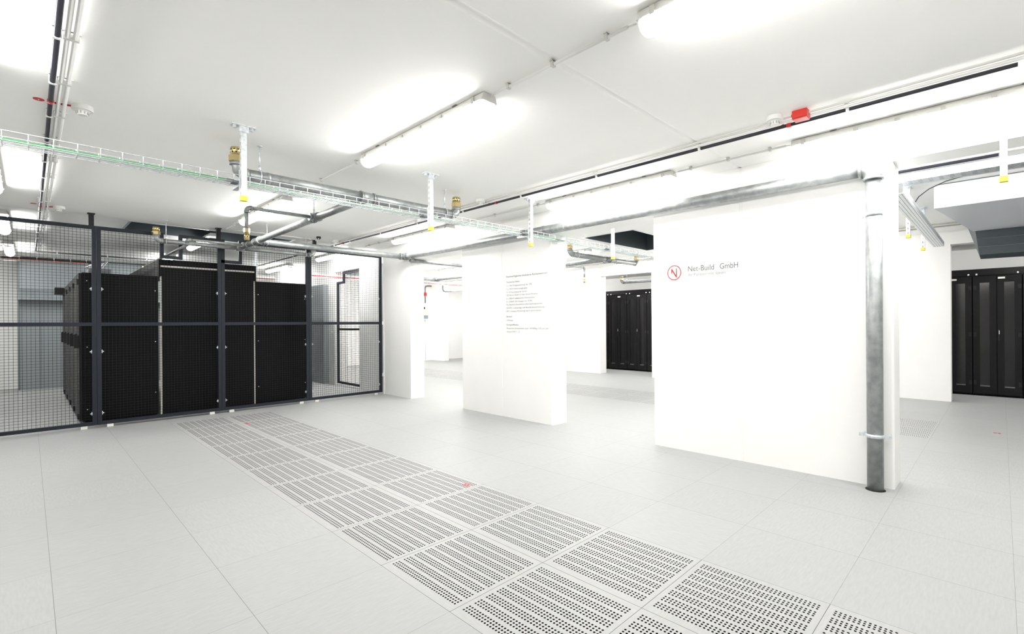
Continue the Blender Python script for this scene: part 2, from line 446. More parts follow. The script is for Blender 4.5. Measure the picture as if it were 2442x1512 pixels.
for z in (.24,1.17,2.04):
    k = MB(); k.box((-.01,0,z-.02),(.01,.06,z+.02)); k.build('hinge', 'black', t)

# ------------------------------------------------------------------ racks inside the cage
t = root('server_rack', (-.80, 6.70, 0), '', 'server rack', 'black server racks facing the cage aisle')
RW = .848; RH = 1.955
def cage_rack(t):
    b = MB(); b.box((0,.004,.05),(.775,RW-.004,RH)); b.box((.02,.02,0),(.755,RW-.02,.05)); b.build('cabinet', 'rack', t)
    d = MB(); d.box((-.03,.01,.06),(-.002,RW-.01,RH-.01)); dd = d.build('door', 'rackdoor', t)
    g = MB(); g.box((-.033,.12,.15),(-.0305,RW-.12,RH-.1)); g.build('door_panel', 'black', dd)
    k = MB(); k.box((-.075,.05,.99),(-.03,.085,1.15)); k.cyl((-.07,.067,1.15),(-.05,.067,1.17),.012,8); k.build('handle', 'black', dd)
    for z in (.12, 1.83):
        k = MB(); k.box((-.05,-.03+.04,z-.035),(-.03,.05,z+.035)); k.build('hinge', 'black', dd)
cage_rack(t)
t['label'] = 'black server rack closest to the fence in the cage row facing the open aisle'
for i in range(1,5):
    dup(t, (-.80, 6.70+i*RW, 0), 'black server rack, %s from the fence in the cage row facing the open aisle' % ORD[i])
t2 = root('server_rack', (1.20, 6.70, 0), '', 'server rack', 'black server racks behind the containment door')
b = MB(); b.box((0,.004,.05),(.77,RW-.004,RH)); b.box((.02,.02,0),(.75,RW-.02,.05)); b.build('cabinet', 'rack', t2)
for x, z in ((.03,.3),(.74,.3),(.03,1.02),(.74,1.02),(.03,1.75),(.74,1.70),(.755,.22),(.755,1.55)):
    k = MB(); k.cyl((x,.004,z),(x,-.003,z),.006,8); k.build('screw', 'zinc', t2)
t2['label'] = 'black server rack closest to the fence in the cage row beside the gate'
for i in range(1,5):
    dup(t2, (1.20, 6.70+i*RW, 0), 'black server rack, %s from the fence in the cage row beside the gate' % ORD[i])
for x, z in ((-.755,1.85),(-.755,1.0),(-.755,.2),(-.06,1.75),(-.06,1.05),(-.06,.35)):
    k = MB(); k.cyl((x+.80,.004,z),(x+.80,-.004,z),.006,8); k.build('screw', 'zinc', t)
t = root('containment_door', (.59, 6.69, 0), 'tall black aisle end wall between the two rack rows, cream strip across its top', 'containment door')
b = MB(); b.box((-.575,0,.02),(.575,.03,2.085)); b.build('door_panel', 'rack', t)
b = MB(); b.box((-.61,.0,2.11),(.61,.05,2.195)); b.box((-.61,.0,1.95),(-.592,.05,2.11)); b.box((.592,.0,1.95),(.61,.05,2.11)); b.build('header', 'rack', t)
b = MB(); b.box((-.59,.006,2.086),(.59,.026,2.11)); b.build('top_strip', 'strip', t)
for s in (-1,1):
    b = MB(); b.box((s*.576,.008,.02),(s*.594,.024,1.955)); b.build('side_strip', 'strip', t)
b = MB(); b.box((-.60,.05,2.19),(.60,4.2,2.20)); b.box((-.60,.05,1.955),(-.585,4.2,2.19)); b.box((.585,.05,1.955),(.60,4.2,2.19)); b.build('roof_panel', 'rack', t)
b = MB(); b.box((-1.02,7.55,2.05),(-.82,10.9,2.10)) if False else b.box((-.95,10.2,1.84),(-.835,10.6,1.95))
tag(b.build('junction_box', 'black'), 'small black box fixed high on the far racks inside the cage', 'box')

# ------------------------------------------------------------------ racks behind the second wall
def double_rack():
    t = root('double_door_rack', (9.80, -1.407, 0), '', 'server rack', 'black double-door racks in the far room')
    W = .60
    b = MB(); b.box((.035,-W+.003,.02),(1.05,-.003,2.03)); b.build('cabinet', 'rack', t)
    for k, (y0,y1) in enumerate(((-.296,-.006),(-.594,-.304))):
        f = MB(); wz0, wz1 = .16, 1.90; wy0, wy1 = y0+.085, y1-.085
        f.box((.0,y0,.04),(.03,y1,wz0)); f.box((.0,y0,wz1),(.03,y1,2.01)); f.box((.0,y0,wz0),(.03,wy0,wz1)); f.box((.0,wy1,wz0),(.03,y1,wz1))
        d = f.build('door', 'rackdoor', t)
        g = MB(); g.box((.012,wy0,wz0),(.016,wy1,wz1)); g.build('window', 'glass', d)
        g = MB(); g.box((.006,wy0,wz0-.012),(.012,wy1,wz0+.018)); g.build('threshold_strip', 'dgrey', d)
        hy = y1-.022 if k == 0 else y0+.022
        for z in (.22, 1.03, 1.82):
            g = MB(); g.box((-.008,hy-.02,z-.035),(.0,hy+.02,z+.035)); g.build('hinge', 'black', d)
        if k == 1:
            g = MB(); g.box((-.02,-.36+.03,.93),(.0,-.335+.02,1.12)); g.build('handle', 'black', d)
            g = MB(); g.box((-.024,-.332,1.04),(-.02,-.322,1.10)); g.build('lock', 'zinc', d)
            g = MB(); g.box((-.003,-.40,1.955),(.0,-.315,1.985)); g.build('name_plate', 'whitepl', d)
    for y in (-.05,-.55):
        g = MB(); g.cyl((.06,y,2.03),(.06,y,2.06),.012,8); g.build('eye_bolt', 'zinc', t)
    return t
t = double_rack(); t['label'] = 'black double-door rack with dark glass strips, seen whole through the right opening'
for i in range(-3, 5):
    if i == 0: continue
    y = -1.407 - i*.602
    lab = 'black double-door rack, %s to the %s of the whole one in the right opening' % (ORD[abs(i)-1], 'right' if i > 0 else 'left')
    dup(t, (9.80, y, 0), lab)
for i in range(-2, 4):
    y = 6.055 - i*.603
    lab = 'black double-door rack beyond the middle doorway, %s of its row from the left' % ORD[i+2]
    dup(t, (9.75, y, 0), lab)
b = MB(); b.box((10.9,-4.6,0),(11.0,.6,2.22)); tag(b.build('rack_row_panel', 'rackdoor'), 'dark panel rising above the racks seen through the right opening', 'panel')
b = MB(); b.box((10.85,2.0,0),(10.95,7.4,2.22)); tag(b.build('rack_row_panel', 'rackdoor'), 'dark panel rising above the racks seen through the middle doorway', 'panel')

# ------------------------------------------------------------------ fluorescent fixtures
LL = 1.57
def fixture():
    t = root('fluorescent_light', (0,0,H), '', 'ceiling light', 'batten fluorescent lights')
    h = MB(); L2 = LL/2
    # housing: trapezoid tray
    pts = [(-.045,0),(.045,0),(.062,-.045),(-.062,-.045)]
    n = len(h.v)
    for y in (-L2, L2):
        for x, z in pts: h.v.append((x, y, z-.004))
    h.face([n,n+1,n+2,n+3]); h.face([n+7,n+6,n+5,n+4])
    for i in range(4): j = (i+1)%4; h.face([n+i, n+4+i, n+4+j, n+j])
    h.build('housing', 'greypl', t)
    d = MB(); K = 8; n = len(d.v)
    prof = [(-.060,-.049)] + [(-.058*math.cos(PI*i/K), -.055-.052*math.sin(PI*i/K)) for i in range(0,K+1)] + [(.060,-.049)]
    k = len(prof)
    for y in (-L2+.035, L2-.035):
        for x, z in prof: d.v.append((x,y,z))
    for i in range(k-1): d.face([n+i, n+i+1, n+k+i+1, n+k+i], True)
    d.build('diffuser', 'diffuser', t)
    for s in (-1,1):
        e = MB(); n = len(e.v)
        for y, q in ((s*(L2-.035),1.0),(s*(L2-.012),.94),(s*(L2-.002),.75)):
            for x, z in prof: e.v.append((x*q, y, -.049+(z+.049)*q))
        for r_ in range(2):
            for i in range(k-1):
                a = n+r_*k+i; e.face([a,a+1,a+k+1,a+k] if s > 0 else [a,a+k,a+k+1,a+1], True)
        e.face([n+2*k+i for i in range(k)]); e.build('end_cap', 'glowcap', t)
    for y in (-.70,-.36,-.12,.12,.36,.70):
        for s in (-1,1):
            c = MB(); c.obox((s*.063,y,-.038),(0,1,0),.012,(0,0,1),.020 if abs(y)>.5 else .012,(1,0,0),.004); c.build('clip', 'clip', t)
    for y in (-.5,.5):
        c = MB(); c.box((-.055,y-.02,-.006),(.055,y+.02,0)); c.build('mount_bracket', 'dgrey', t)
    return t
rows = {'row A': (.675, [-1.365, 1.275, 4.62, 7.65, 10.7, -4.1]), 'row B': (2.86, [-1.375, 1.21, 4.62, 7.65, 10.7]), 'row G': (3.83, [-1.375, 1.21, 4.62, 7.65, 10.7]),  # last row A batten is added out of view to brighten the right floor
        'row C': (-1.50, [1.275, 4.62, 7.65, 10.7]), 'row D': (6.05, [0.4, 4.62, 7.9, 10.9]), 'row E': (8.25, [.5, 4.0, 7.9, 10.9]),
        'row F': (9.62, [-2.6, .4, 4.9, 7.9, 11.2])}
where = {'row G': 'just behind the pillar beam', 'row A': 'over the perforated floor row', 'row B': 'running along the pillar beam', 'row C': 'over the far left part of the hall', 'row D': 'over the rear room floor vents',
         'row E': 'in front of the second white wall', 'row F': 'over the far room racks'}
pos_ = {-1:'nearest the camera'}
proto = None
names = {('row A',0):'bright batten light cut off by the top edge of the photo', ('row A',1):'long bright batten light in mid ceiling above the brass nozzles',
 ('row A',2):'bright batten light on the ceiling behind the branching pipes', ('row B',0):'bright batten light along the beam above the right opening',
 ('row B',1):'bright batten light along the beam between the two lettered pillars', ('row B',2):'bright batten light along the beam above the pillar next to the fence'}
for rn, (x, ys) in rows.items():
    for i, y in enumerate(ys):
        lab = names.get((rn,i)) or 'bright batten light %s, %s along that line' % (where[rn], ORD[i])
        if proto is None:
            proto = fixture(); proto.location = (x,y,H); proto['label'] = lab
        else: dup(proto, (x,y,H), lab)

# ------------------------------------------------------------------ ceiling conduits
def run_y(name, x, y0, y1, z, r, m, label, cat, clips=(), clipmat='whitepl', seg=12):
    t = root(name, (x,(y0+y1)/2,z), label, cat)
    c = (y0+y1)/2
    b = MB(); b.cyl((0,y0-c,0),(0,y1-c,0),r,seg); b.build('tube', m, t)
    for y in clips:
        if not y0 < y < y1: continue
        k = MB(); k.box((-r-.004,y-c-.009,-r-.003),(r+.004,y-c+.009,H-z)); k.box((-r-.012,y-c-.009,H-z-.004),(r+.012,y-c+.009,H-z)); k.build('clip', clipmat, t)
    return t
def run_x(name, y, x0, x1, z, r, m, label, cat, clips=(), clipmat='whitepl', seg=10):
    c = (x0+x1)/2; t = root(name, (c,y,z), label, cat)
    b = MB(); b.cyl((x0-c,0,0),(x1-c,0,0),r,seg); b.build('tube', m, t)
    for x in clips:
        k = MB(); k.box((x-c-.009,-r-.004,-r-.003),(x-c+.009,r+.004,H-z)); k.build('clip', clipmat, t)
    return t
cl = [-1.05+1.0*i for i in range(13)]
run_y('sampling_pipe', 2.385, -1.83, 6.52, 2.632, .0125, 'blackpl', 'long black sampling pipe clipped along the ceiling beside the beam', 'pipe', cl)
run_y('white_conduit', 2.345, -5.2, 6.5, 2.645, .010, 'whitepl', 'white conduit clipped right beside the long black pipe near the beam', 'conduit', [-3.0,-2.0]+cl)
run_y('white_conduit', 2.306, -5.2, 6.5, 2.655, .008, 'greypl', 'thin pale cable duct next to the white conduit near the beam', 'conduit')
run_y('sampling_pipe', -1.175, -1.3, 10.8, 2.632, .0125, 'blackpl', 'long black sampling pipe crossing the ceiling at the left edge', 'pipe', [.2+.62*i for i in range(17)])
run_y('white_conduit', -1.140, -1.3, 10.8, 2.645, .010, 'whitepl', 'white conduit right beside the black pipe at the left edge', 'conduit', [.21+.62*i for i in range(17)])
run_y('white_conduit', -1.112, -1.3, 10.8, 2.645, .010, 'whitepl', 'outer white conduit of the pair beside the black pipe at the left edge', 'conduit', [.21+.62*i for i in range(17)])
for x, segs in ((.675, [(-.50,.44),(2.10,3.80),(5.45,5.86)]), (2.86, [(-.54,.38),(2.04,3.80),(5.45,6.35)])):
    for i, (y0,y1) in enumerate(segs):
        n_ = 'between its %s and next light' % ORD[i] if i < 2 else 'ending near the mesh fence'
        run_y('white_conduit', x, y0, y1, 2.652, .009, 'whitepl', 'white conduit in the %s light line, %s' % ('beam' if x > 1 else 'mid hall', n_), 'conduit',
              [y0+.12, (y0+y1)/2, y1-.12], 'greypl')
        k = MB(); k.cyl((x,y0-.045,2.648),(x,y0,2.652),.004,8); k.cyl((x,y1,2.652),(x,y1+.045,2.648),.004,8)
        tag(k.build('feed_cable', 'greypl'), 'thin feed cable linking conduit and light, %s %s' % ('beam line' if x > 1 else 'perforated tile line', ['by the near lights','in the middle','by the fence'][i]), 'cable')
run_x('white_conduit', 6.28, .70, 1.98, 2.652, .009, 'whitepl', 'white conduit crossing the ceiling in front of the fence posts', 'conduit', [.9,1.4,1.85], 'greypl')
run_y('white_conduit', .70, 5.88, 6.26, 2.652, .009, 'whitepl', 'short white conduit turning off toward the fence by the batten light end', 'conduit')
run_y('white_conduit', 2.0, 6.30, 6.70, 2.652, .009, 'whitepl', 'short white conduit branch reaching over the fence top', 'conduit')
run_x('sampling_pipe', 10.83, -1.17, .6, 2.625, .0125, 'blackpl', 'black pipe running across the ceiling at the back of the cage', 'pipe', [-.9,-.2,.4])
run_y('sampling_pipe', 2.385, 6.62, 12.6, 2.632, .0125, 'blackpl', 'black sampling pipe continuing inside the cage ceiling', 'pipe', [7.4,8.4,9.4])
run_y('sampling_pipe', 4.26, -1.75, 12.0, 2.632, .0125, 'blackpl', 'black sampling pipe on the rear room ceiling seen under the lintel', 'pipe', cl)
run_y('white_conduit', 4.205, -1.9, 12.0, 2.645, .010, 'whitepl', 'white conduit beside the rear room sampling pipe', 'conduit', cl)
for x, l in ((7.70,'pale conduit along the rear room ceiling before the second wall'),(7.95,'second pale conduit along the rear room ceiling before the second wall')):
    run_y('white_conduit', x, -5.2, 12.2, 2.645, .012, 'greypl', l, 'conduit', [-2,0,2,4,5,6])
for x, l in ((9.1,'conduit along the far room ceiling nearest the wall'),(9.6,'conduit along the far room ceiling over the rack fronts')):
    run_y('white_conduit', x, -5.2, 12.2, 2.645, .012, 'greypl', l, 'conduit', [-2,0,2,4,5,6])

# ------------------------------------------------------------------ smoke detectors
def detector(x, y, side, label):
    t = root('smoke_detector', (x,y,H), label, 'smoke detector', 'white smoke detectors')
    b = MB(); b.lathe([(.052,-.030),(.054,-.024),(.052,0)], (0,0,0)); b.build('base', 'whitepl', t)
    h = MB(); h.lathe([(.018,-.060),(.026,-.058),(.030,-.036),(.040,-.0305)], (0,0,0))
    hh = h.build('sensor_head', 'whitepl', t)
    k = MB()
    for i in range(10):
        a = 2*PI*i/10; c, s_ = math.cos(a), math.sin(a)
        k.obox((.0295*c,.0295*s_,-.046),(c,s_,0),.002,(-s_,c,0),.0028,(0,0,1),.008)
    k.build('vent_slot', 'clip', hh)
    r = MB(); r.tube([(side*.05,0,-.014),(side*.09,-.006,-.02),(side*.125,-.02,-.026)], .006, 8); r.build('red_cable', 'redcable', t)
    return t
detector(-1.03, 2.47, -1, 'white smoke detector beside the left black pipe, well before the fence')
detector(-1.02, 6.20, -1, 'white smoke detector on the ceiling just above the fence top')
detector(2.262, -.645, 1, 'white smoke detector beside the red box on the ceiling')
detector(2.268, 2.49, 1, 'white smoke detector near the black pipe, next to the brass nozzle by the hanger')
detector(2.27, 6.25, 1, 'white smoke detector at the fence end of the long black pipe')
for x, y, l in ((-1.175,2.40,'red tape ring on the left black pipe beside the smoke detector'), (-1.175,6.10,'red tape ring on the left black pipe above the fence'),
                (2.385,-.70,'red tape ring on the black pipe near the red box'), (2.385,2.36,'red tape ring on the black pipe near the middle smoke detector'), (2.385,6.22,'red tape ring at the fence end of the black pipe'),
                (4.26,2.40,'red tape ring on the rear room black pipe')):
    b = MB(); b.cyl((x,y-.014,2.632),(x,y+.014,2.632),.0155,14); tag(b.build('tape_ring', 'red'), l, 'tape ring')
for x, y, l in ((-1.224,2.527,'flat red round marker on the ceiling left of the black pipe'), (-1.228,6.20,'flat red round marker on the ceiling above the fence')):
    b = MB(); b.lathe([(.026,-.003),(.026,0)], (x,y,H)); o = b.build('ceiling_marker', 'red'); tag(o, l, 'marker')
    k = MB(); k.box((x-.003,y-.006,H-.0045),(x+.003,y+.006,H-.003)); k.build('number_mark', 'whitepl', o)
t = root('alarm_box', (2.295,-.80,H), 'red plastic alarm junction box on the ceiling beside a smoke detector', 'junction box')
b = MB(); b.box((-.04,-.045,-.05),(.04,.045,0)); b.build('housing', 'red', t)
b = MB(); b.box((-.037,-.042,-.057),(.037,.042,-.0505)); b.build('cover', 'red', t)
b = MB(); b.cyl((.04,.0,-.03),(.055,0,-.03),.012,10); b.build('gland', 'black', t)
b = MB(); b.cyl((-.01,.045,-.02),(-.01,.055,-.02),.010,10); b.build('gland', 'redcable', t)
t = root('camera_device', (1.93,6.1,H), 'small black dome device on the ceiling close to the last fence post', 'camera')
b = MB(); b.lathe([(.012,-.045),(.03,-.03),(.035,-.012),(.035,0)], (0,0,0)); b.build('housing', 'black', t)
b = MB(); b.cyl((-.01,-.02,-.035),(-.014,-.034,-.04),.01,10); b.build('lens', 'zinc', t)

# ------------------------------------------------------------------ gas suppression pipework
def elbow(mb, p, d1, d2, R, r, seg=16):
    """smooth quarter elbow at corner p between directions d1 and d2 (pointing away from the corner), with end collars"""
    p, d1, d2 = Vector(p), Vector(d1), Vector(d2)
    path = [p+d1*R]
    for i in range(1, 8):
        a = i/8*PI/2
        c = p+d1*R+d2*R
        path.append(c - d2*R*math.cos(a) - d1*R*math.sin(a))
    path.append(p+d2*R)
    mb.tube(path, r*1.10, seg)
    for d in (d1, d2): mb.cyl(p+d*(R-.004), p+d*(R+.016), r*1.24, seg)
def nozzle(x, y, z, up, parent, s=1.0):
    b = MB(); u = up
    b.cyl((x,y,z),(x,y,z+u*.018*s),.036*s,20)
    b.build('collar', 'zinc', parent)
    b = MB(); n = 6
    hexr = .052*s
    b.tube([(x,y,z+u*.016*s),(x,y,z+u*.060*s)], hexr, 6, True, False)
    o = b.build('brass_nozzle', 'brass', parent)
    b = MB(); b.tube([(x,y,z+u*.060*s),(x,y,z+u*.118*s),(x,y,z+u*.122*s)], [.041*s,.041*s,.038*s], 24); b.build('nozzle_head', 'brass', o)
    b = MB()
    for row, zz in ((0,.080),(1,.102)):
        for i in range(10):
            a = 2*PI*(i+.5*row)/10; c, q = math.cos(a), math.sin(a)
            b.cyl((x+c*.0395*s,y+q*.0395*s,z+u*zz*s),(x+c*.0420*s,y+q*.0420*s,z+u*zz*s),.0055*s,10)
    b.build('nozzle_hole', 'hole', o)
def rod(x, y, ztop, zpipe, r, parent, along='x'):
    b = MB(); b.cyl((x,y,zpipe+r+.03),(x,y,ztop),.0045,8); b.cyl((x,y,ztop-.006),(x,y,ztop),.018,12); b.build('hanger_rod', 'zinc', parent)
    b = MB(); R = r+.004; pts = []
    for i in range(-11, 12):
        a = PI/2 + i/12*PI*1.0
        if along == 'x': pts.append((x, y+math.cos(a)*R*(1), zpipe+math.sin(a)*R))
        else: pts.append((x+math.cos(a)*R, y, zpipe+math.sin(a)*R))
    pts = pts[::-1]
    # ring band
    ring = [(p[0],p[1],p[2]) for p in pts]
    b.tube(ring, .004, 6); b.cyl((x,y,zpipe+r),(x,y,zpipe+r+.045),.009,8); b.build('pipe_clamp', 'zinc', parent)
def pipe(a, b_, r, parent, name='pipe', m='galv', seg=20):
    k = MB(); k.cyl(a, b_, r, seg); return k.build(name, m, parent)
def tee(p, ax, br, r, rb, parent, L=.07):
    p, ax, br = Vector(p), Vector(ax), Vector(br)
    k = MB(); k.cyl(p-ax*L, p+ax*L, r*1.14, 20); k.cyl(p-ax*(L+.004), p-ax*(L-.018), r*1.27, 20); k.cyl(p+ax*(L-.018), p+ax*(L+.004), r*1.27, 20)
    k.cyl(p, p+br*(r+.028), max(rb*1.4, r*.9), 20); k.cyl(p+br*(r+.012), p+br*(r+.034), max(rb*1.6, r*1.05), 20)
    k.build('tee_fitting', 'fit', parent)

N = root('gas_pipework', (0,0,0), 'branching galvanised gas pipework with brass nozzles hung under the main ceiling', 'pipework')
z4 = 2.425; y4 = 2.435; r4 = .0445; X3 = .868
E_ = .065
pipe((-.175+E_,y4,z4),(X3-.06,y4,z4),r4,N); pipe((X3+.06,y4,z4),(1.885-E_,y4,z4),r4,N)
for x, d in ((-.175,1),(1.885,-1)):
    k = MB(); elbow(k, (x,y4,z4), (d,0,0), (0,0,1), E_-.005, r4*.86); k.build('elbow', 'galv', N)
    nozzle(x, y4, z4+.068, 1, N)
k = MB(); k.cyl((X3-.055,y4,z4),(X3+.075,y4,z4),r4*1.08,20); k.cyl((X3-.06,y4,z4),(X3-.045,y4,z4),r4*1.25,20); k.cyl((X3+.06,y4,z4),(X3+.075,y4,z4),r4*1.2,20)
k.cyl((X3,y4,z4),(X3,y4+.09,z4),r4*1.05,20); k.build('tee_fitting', 'galv', N)
k = MB(); k.cyl((.03,y4,z4),(.055,y4,z4),r4+.003,20); k.build('pipe_joint', 'galv', N)
# P3 toward the fence
def P3(y): return (X3, y, z4 + (2.395-z4)*(y-y4)/(6.28-y4))
y6 = 3.56; y7 = 5.93; y2 = 5.53; y5 = 6.28
pipe(P3(y4+.09), P3(y6-.06), .038, N); pipe(P3(y6+.06), P3(y2-.12), .038, N); pipe(P3(y2+.05), P3(y7-.05), .036, N, m='fit'); pipe(P3(y7+.05), P3(y5), .034, N, m='fit')
tee(P3(y6), (0,1,0), (-1,0,0), .038, .0175, N); tee(P3(y7), (0,1,0), (-1,0,0), .034, .0175, N, L=.06)
k = MB(); k.cyl(P3(y2-.15), P3(y2+.05), .046, 20); k.cyl(P3(y2-.16), P3(y2-.135), .052, 20); k.cyl(P3(y2+.04), P3(y2+.06), .05, 20)
k.cyl(P3(y2), (X3+.09, y2, P3(y2)[2]), .044, 20); k.cyl((X3+.075,y2,P3(y2)[2]),(X3+.095,y2,P3(y2)[2]),.05,20); k.build('tee_fitting', 'fit', N)
# P6 small branch with hanging nozzle
z6 = P3(y6)[2]; r6 = .0175; X6 = .203
pipe((X3-.06,y6,z6),(X6+.035,y6,z6),r6,N)
k = MB(); elbow(k,(X6,y6,z6),(1,0,0),(0,0,-1),.034,r6*1.1); k.build('elbow','fit',N)
pipe((X6,y6,z6-.034),(X6,y6,2.205),r6,N)
b = MB(); b.tube([(X6,y6,2.212),(X6,y6,2.170)], .029, 6, True, False); o = b.build('brass_nozzle','brass',N)
b = MB(); b.cyl((X6,y6,2.170),(X6,y6,2.095),.024,20); b.build('nozzle_head','brass',o)
b = MB()
for i, zz in enumerate((2.150,2.128)):
    for q in range(6):
        a = 2*PI*(q+.5*i)/6; b.cyl((X6+math.cos(a)*.0225,y6+math.sin(a)*.0225,zz),(X6+math.cos(a)*.0248,y6+math.sin(a)*.0248,zz),.005,8)
b.build('nozzle_hole','hole',o)
# P7 small branch diving through the fence notch
z7 = P3(y7)[2]-.005; X7 = .165
pipe((X3-.05,y7,z7),(X7+.035,y7,z7),r6,N)
k = MB(); elbow(k,(X7,y7,z7),(1,0,0),(0,0,-1),.03,r6*1.1); elbow(k,(X7,y7,2.325),(0,0,1),(0,1,0),.03,r6*1.1); k.build('elbow','fit',N)
pipe((X7,y7+.03,2.325),(X7,9.3,2.325),r6*.95,N)
b = MB(); b.cyl((X7,9.3,2.335),(X7,9.3,2.22),.03,6,False); b.build('brass_nozzle','brass',N)
# P5 by the fence
z5 = 2.392; r5 = .030
pipe((-.045,y5,z5),(X3-.04,y5,z5),r5,N); pipe((X3+.04,y5,z5),(1.86,y5,z5),r5,N)
tee((X3,y5,z5),(1,0,0),(0,-1,0),r5,.034,N,L=.05)
for x, d in ((-.105,1),(1.92,-1)):
    k = MB(); elbow(k, (x,y5,z5), (d,0,0), (0,0,1), .058, r5*1.0); k.build('elbow', 'galv', N)
    nozzle(x, y5, z5+.062, 1, N, s=.92)
# P2 to the pillar line
z2 = 2.405; XP = 3.120; r2 = .043
pipe((X3+.09,y2,z2),(XP-.06,y2,z2),r2,N)
r1 = .053
pipe((XP,y2-.06,2.405),(XP,-.975,2.416),r1,N)
k = MB(); k.cyl((XP-.075,y2,z2),(XP+.05,y2,z2),.050,20); k.cyl((XP-.08,y2,z2),(XP-.06,y2,z2),.055,20); k.cyl((XP,y2,z2),(XP,y2-.26,2.406),.057,20)
k.cyl((XP,y2-.07,z2),(XP,y2-.09,z2),.063,20); k.cyl((XP,y2-.24,z2),(XP,y2-.26,z2),.062,20); k.build('tee_fitting','fit',N)
k = MB(); k.cyl((XP,2.30,2.4105),(XP,2.33,2.4105),r1+.003,20); k.cyl((XP,1.95,2.411),(XP,1.97,2.411),r1+.003,20); k.build('pipe_joint','galv',N)
# vertical drop on the big pillar
YV = -1.070
k = MB(); elbow(k,(XP,YV,2.416),(0,1,0),(0,0,-1),.075,r1*1.02); k.build('elbow','galv',N)
pipe((XP,YV,2.34),(XP,YV,.0),r1,N)
for z in (2.07,.405):
    k = MB(); k.cyl((XP,YV,z-.013),(XP,YV,z+.013),r1+.004,24); k.box((XP-.004,YV-r1-.05,z-.013),(XP+.002,YV-r1+.002,z+.013)); k.box((XP-.004,YV+r1-.002,z-.013),(XP+.002,YV+r1+.05,z+.013))
    for s in (-1,1): k.cyl((XP-.010,YV+s*(r1+.028),z),(3.2,YV+s*(r1+.028),z),.008,8)
    k.build('wall_clamp','zinc',N)
k = MB(); k.cyl((XP,YV,-.002),(XP,YV,.0015),r1+.012,24); k.build('floor_cutout','hole',N)
rod(-.016,y4,H,z4,r4,N,'x'); rod(1.735,y4,H,z4,r4,N,'x'); rod(X3-.02,y6+.0,H,z6+.0,.04,N,'y'); rod(1.0,y2,H,z2,r2,N,'x'); rod(-.0,y5,H,z5,r5,N,'x'); rod(1.80,y5,H,z5,r5,N,'x')
k = MB(); k.cyl((XP+.05,5.42,2.338),(5.0,5.42,2.338),.030,16); k.cyl((XP+.05,5.45,2.36),(XP+.12,5.42,2.338),.034,16)
tag(k.build('crossing_pipe','galv'), 'galvanised pipe passing through the opening between the fence pillar and the text pillar', 'pipe')

# rear room pipework
R2 = root('gas_pipework', (6.0,3.42,2.42), 'galvanised pipework with brass nozzles in the rear room, seen between the two big pillars', 'pipework')
def P(a): return (a[0]-6.0, a[1]-3.42, a[2]-2.42)
pipe(P((5.02,3.42,2.42)),P((6.93,3.42,2.42)),.0445,R2)
for x, d in ((4.955,1),(6.99,-1)):
    k = MB(); elbow(k, P((x,3.42,2.42)), (d,0,0), (0,0,1), .06, .040); k.build('elbow','galv',R2)
    nozzle(*P((x,3.42,2.488)), 1, R2)
tee(P((6.02,3.42,2.42)),(1,0,0),(0,1,0),.0445,.038,R2)
pipe(P((6.02,3.50,2.42)),P((6.02,9.0,2.41)),.038,R2)
tee(P((6.02,4.50,2.42)),(0,1,0),(1,0,0),.038,.0175,R2)
pipe(P((6.08,4.50,2.42)),P((6.68,4.50,2.42)),.0175,R2)
k = MB(); elbow(k,P((6.715,4.5,2.42)),(-1,0,0),(0,0,-1),.03,.019); k.build('elbow','fit',R2)
pipe(P((6.715,4.5,2.39)),P((6.715,4.5,2.21)),.0175,R2)
b = MB(); b.tube([P((6.715,4.5,2.215)),P((6.715,4.5,2.17))],.029,6,True,False); b.cyl(P((6.715,4.5,2.17)),P((6.715,4.5,2.10)),.024,16); b.build('brass_nozzle','brass',R2)
tee(P((6.02,8.78,2.41)),(1,0,0),(0,-1,0),.04,.038,R2)
pipe(P((3.6,8.78,2.41)),P((5.98,8.78,2.41)),.036,R2)
for x in (5.16,6.25): 
    rod(x-6.0,0,H-2.42,0,.0445,R2,'x')

# far room nozzle over racks
R3 = root('gas_pipework', (9.22,5.25,2.30), 'short galvanised pipe with one brass nozzle seen through the middle doorway', 'pipework')
k = MB(); elbow(k,(0,0,0),(0,-1,0),(0,0,1),.05,.035); k.build('elbow','galv',R3); pipe((0,-.05,0),(0,-1.2,-.01),.035,R3); nozzle(0,0,.055,1,R3,s=.8)
rod(0,-.15,H-2.30,0,.035,R3,'y')

# ------------------------------------------------------------------ cable trays
def wire_tray(x0, x1, y0, y1, zb, zt, parent, pitch=.1, r=.0027, m='zinc'):
    b = MB()
    def w(a, c, rr=r): b.tube([a,c], rr, 6, False)
    for z in (zt, (zt+zb)/2+.004):
        w((x0,y0,z),(x1,y0,z)) if z == zt else None
    w((x0,y1,zt),(x1,y1,zt))
    n = 4
    for i in range(n+1):
        y = y0+(y1-y0)*i/n; w((x0,y,zb),(x1,y,zb))
    k = int((x1-x0)/pitch)
    for i in range(k+1):
        x = x0+.03+i*pitch
        if x > x1: break
        b.tube([(x,y0,zt),(x,y0,zb),(x,y1,zb),(x,y1,zt)], r*1.05, 6, False)
    return b.build('basket', m, parent)
T = root('wire_cable_tray', (0,0,0), 'long galvanised wire basket cable tray carrying the green cable across the hall', 'cable tray')
wire_tray(-3.8, 8.6, 2.135, 2.265, 2.278, 2.330, T)
b = MB(); pts = []
for i in range(125):
    x = -3.8+i*.1; pts.append((x, 2.185+.012*math.sin(x*1.7)+.006*math.sin(x*5.1), 2.289))
b.tube(pts, .0085, 8)
tag(b.build('green_cable','green'), 'green cable lying along the wire basket tray', 'cable')
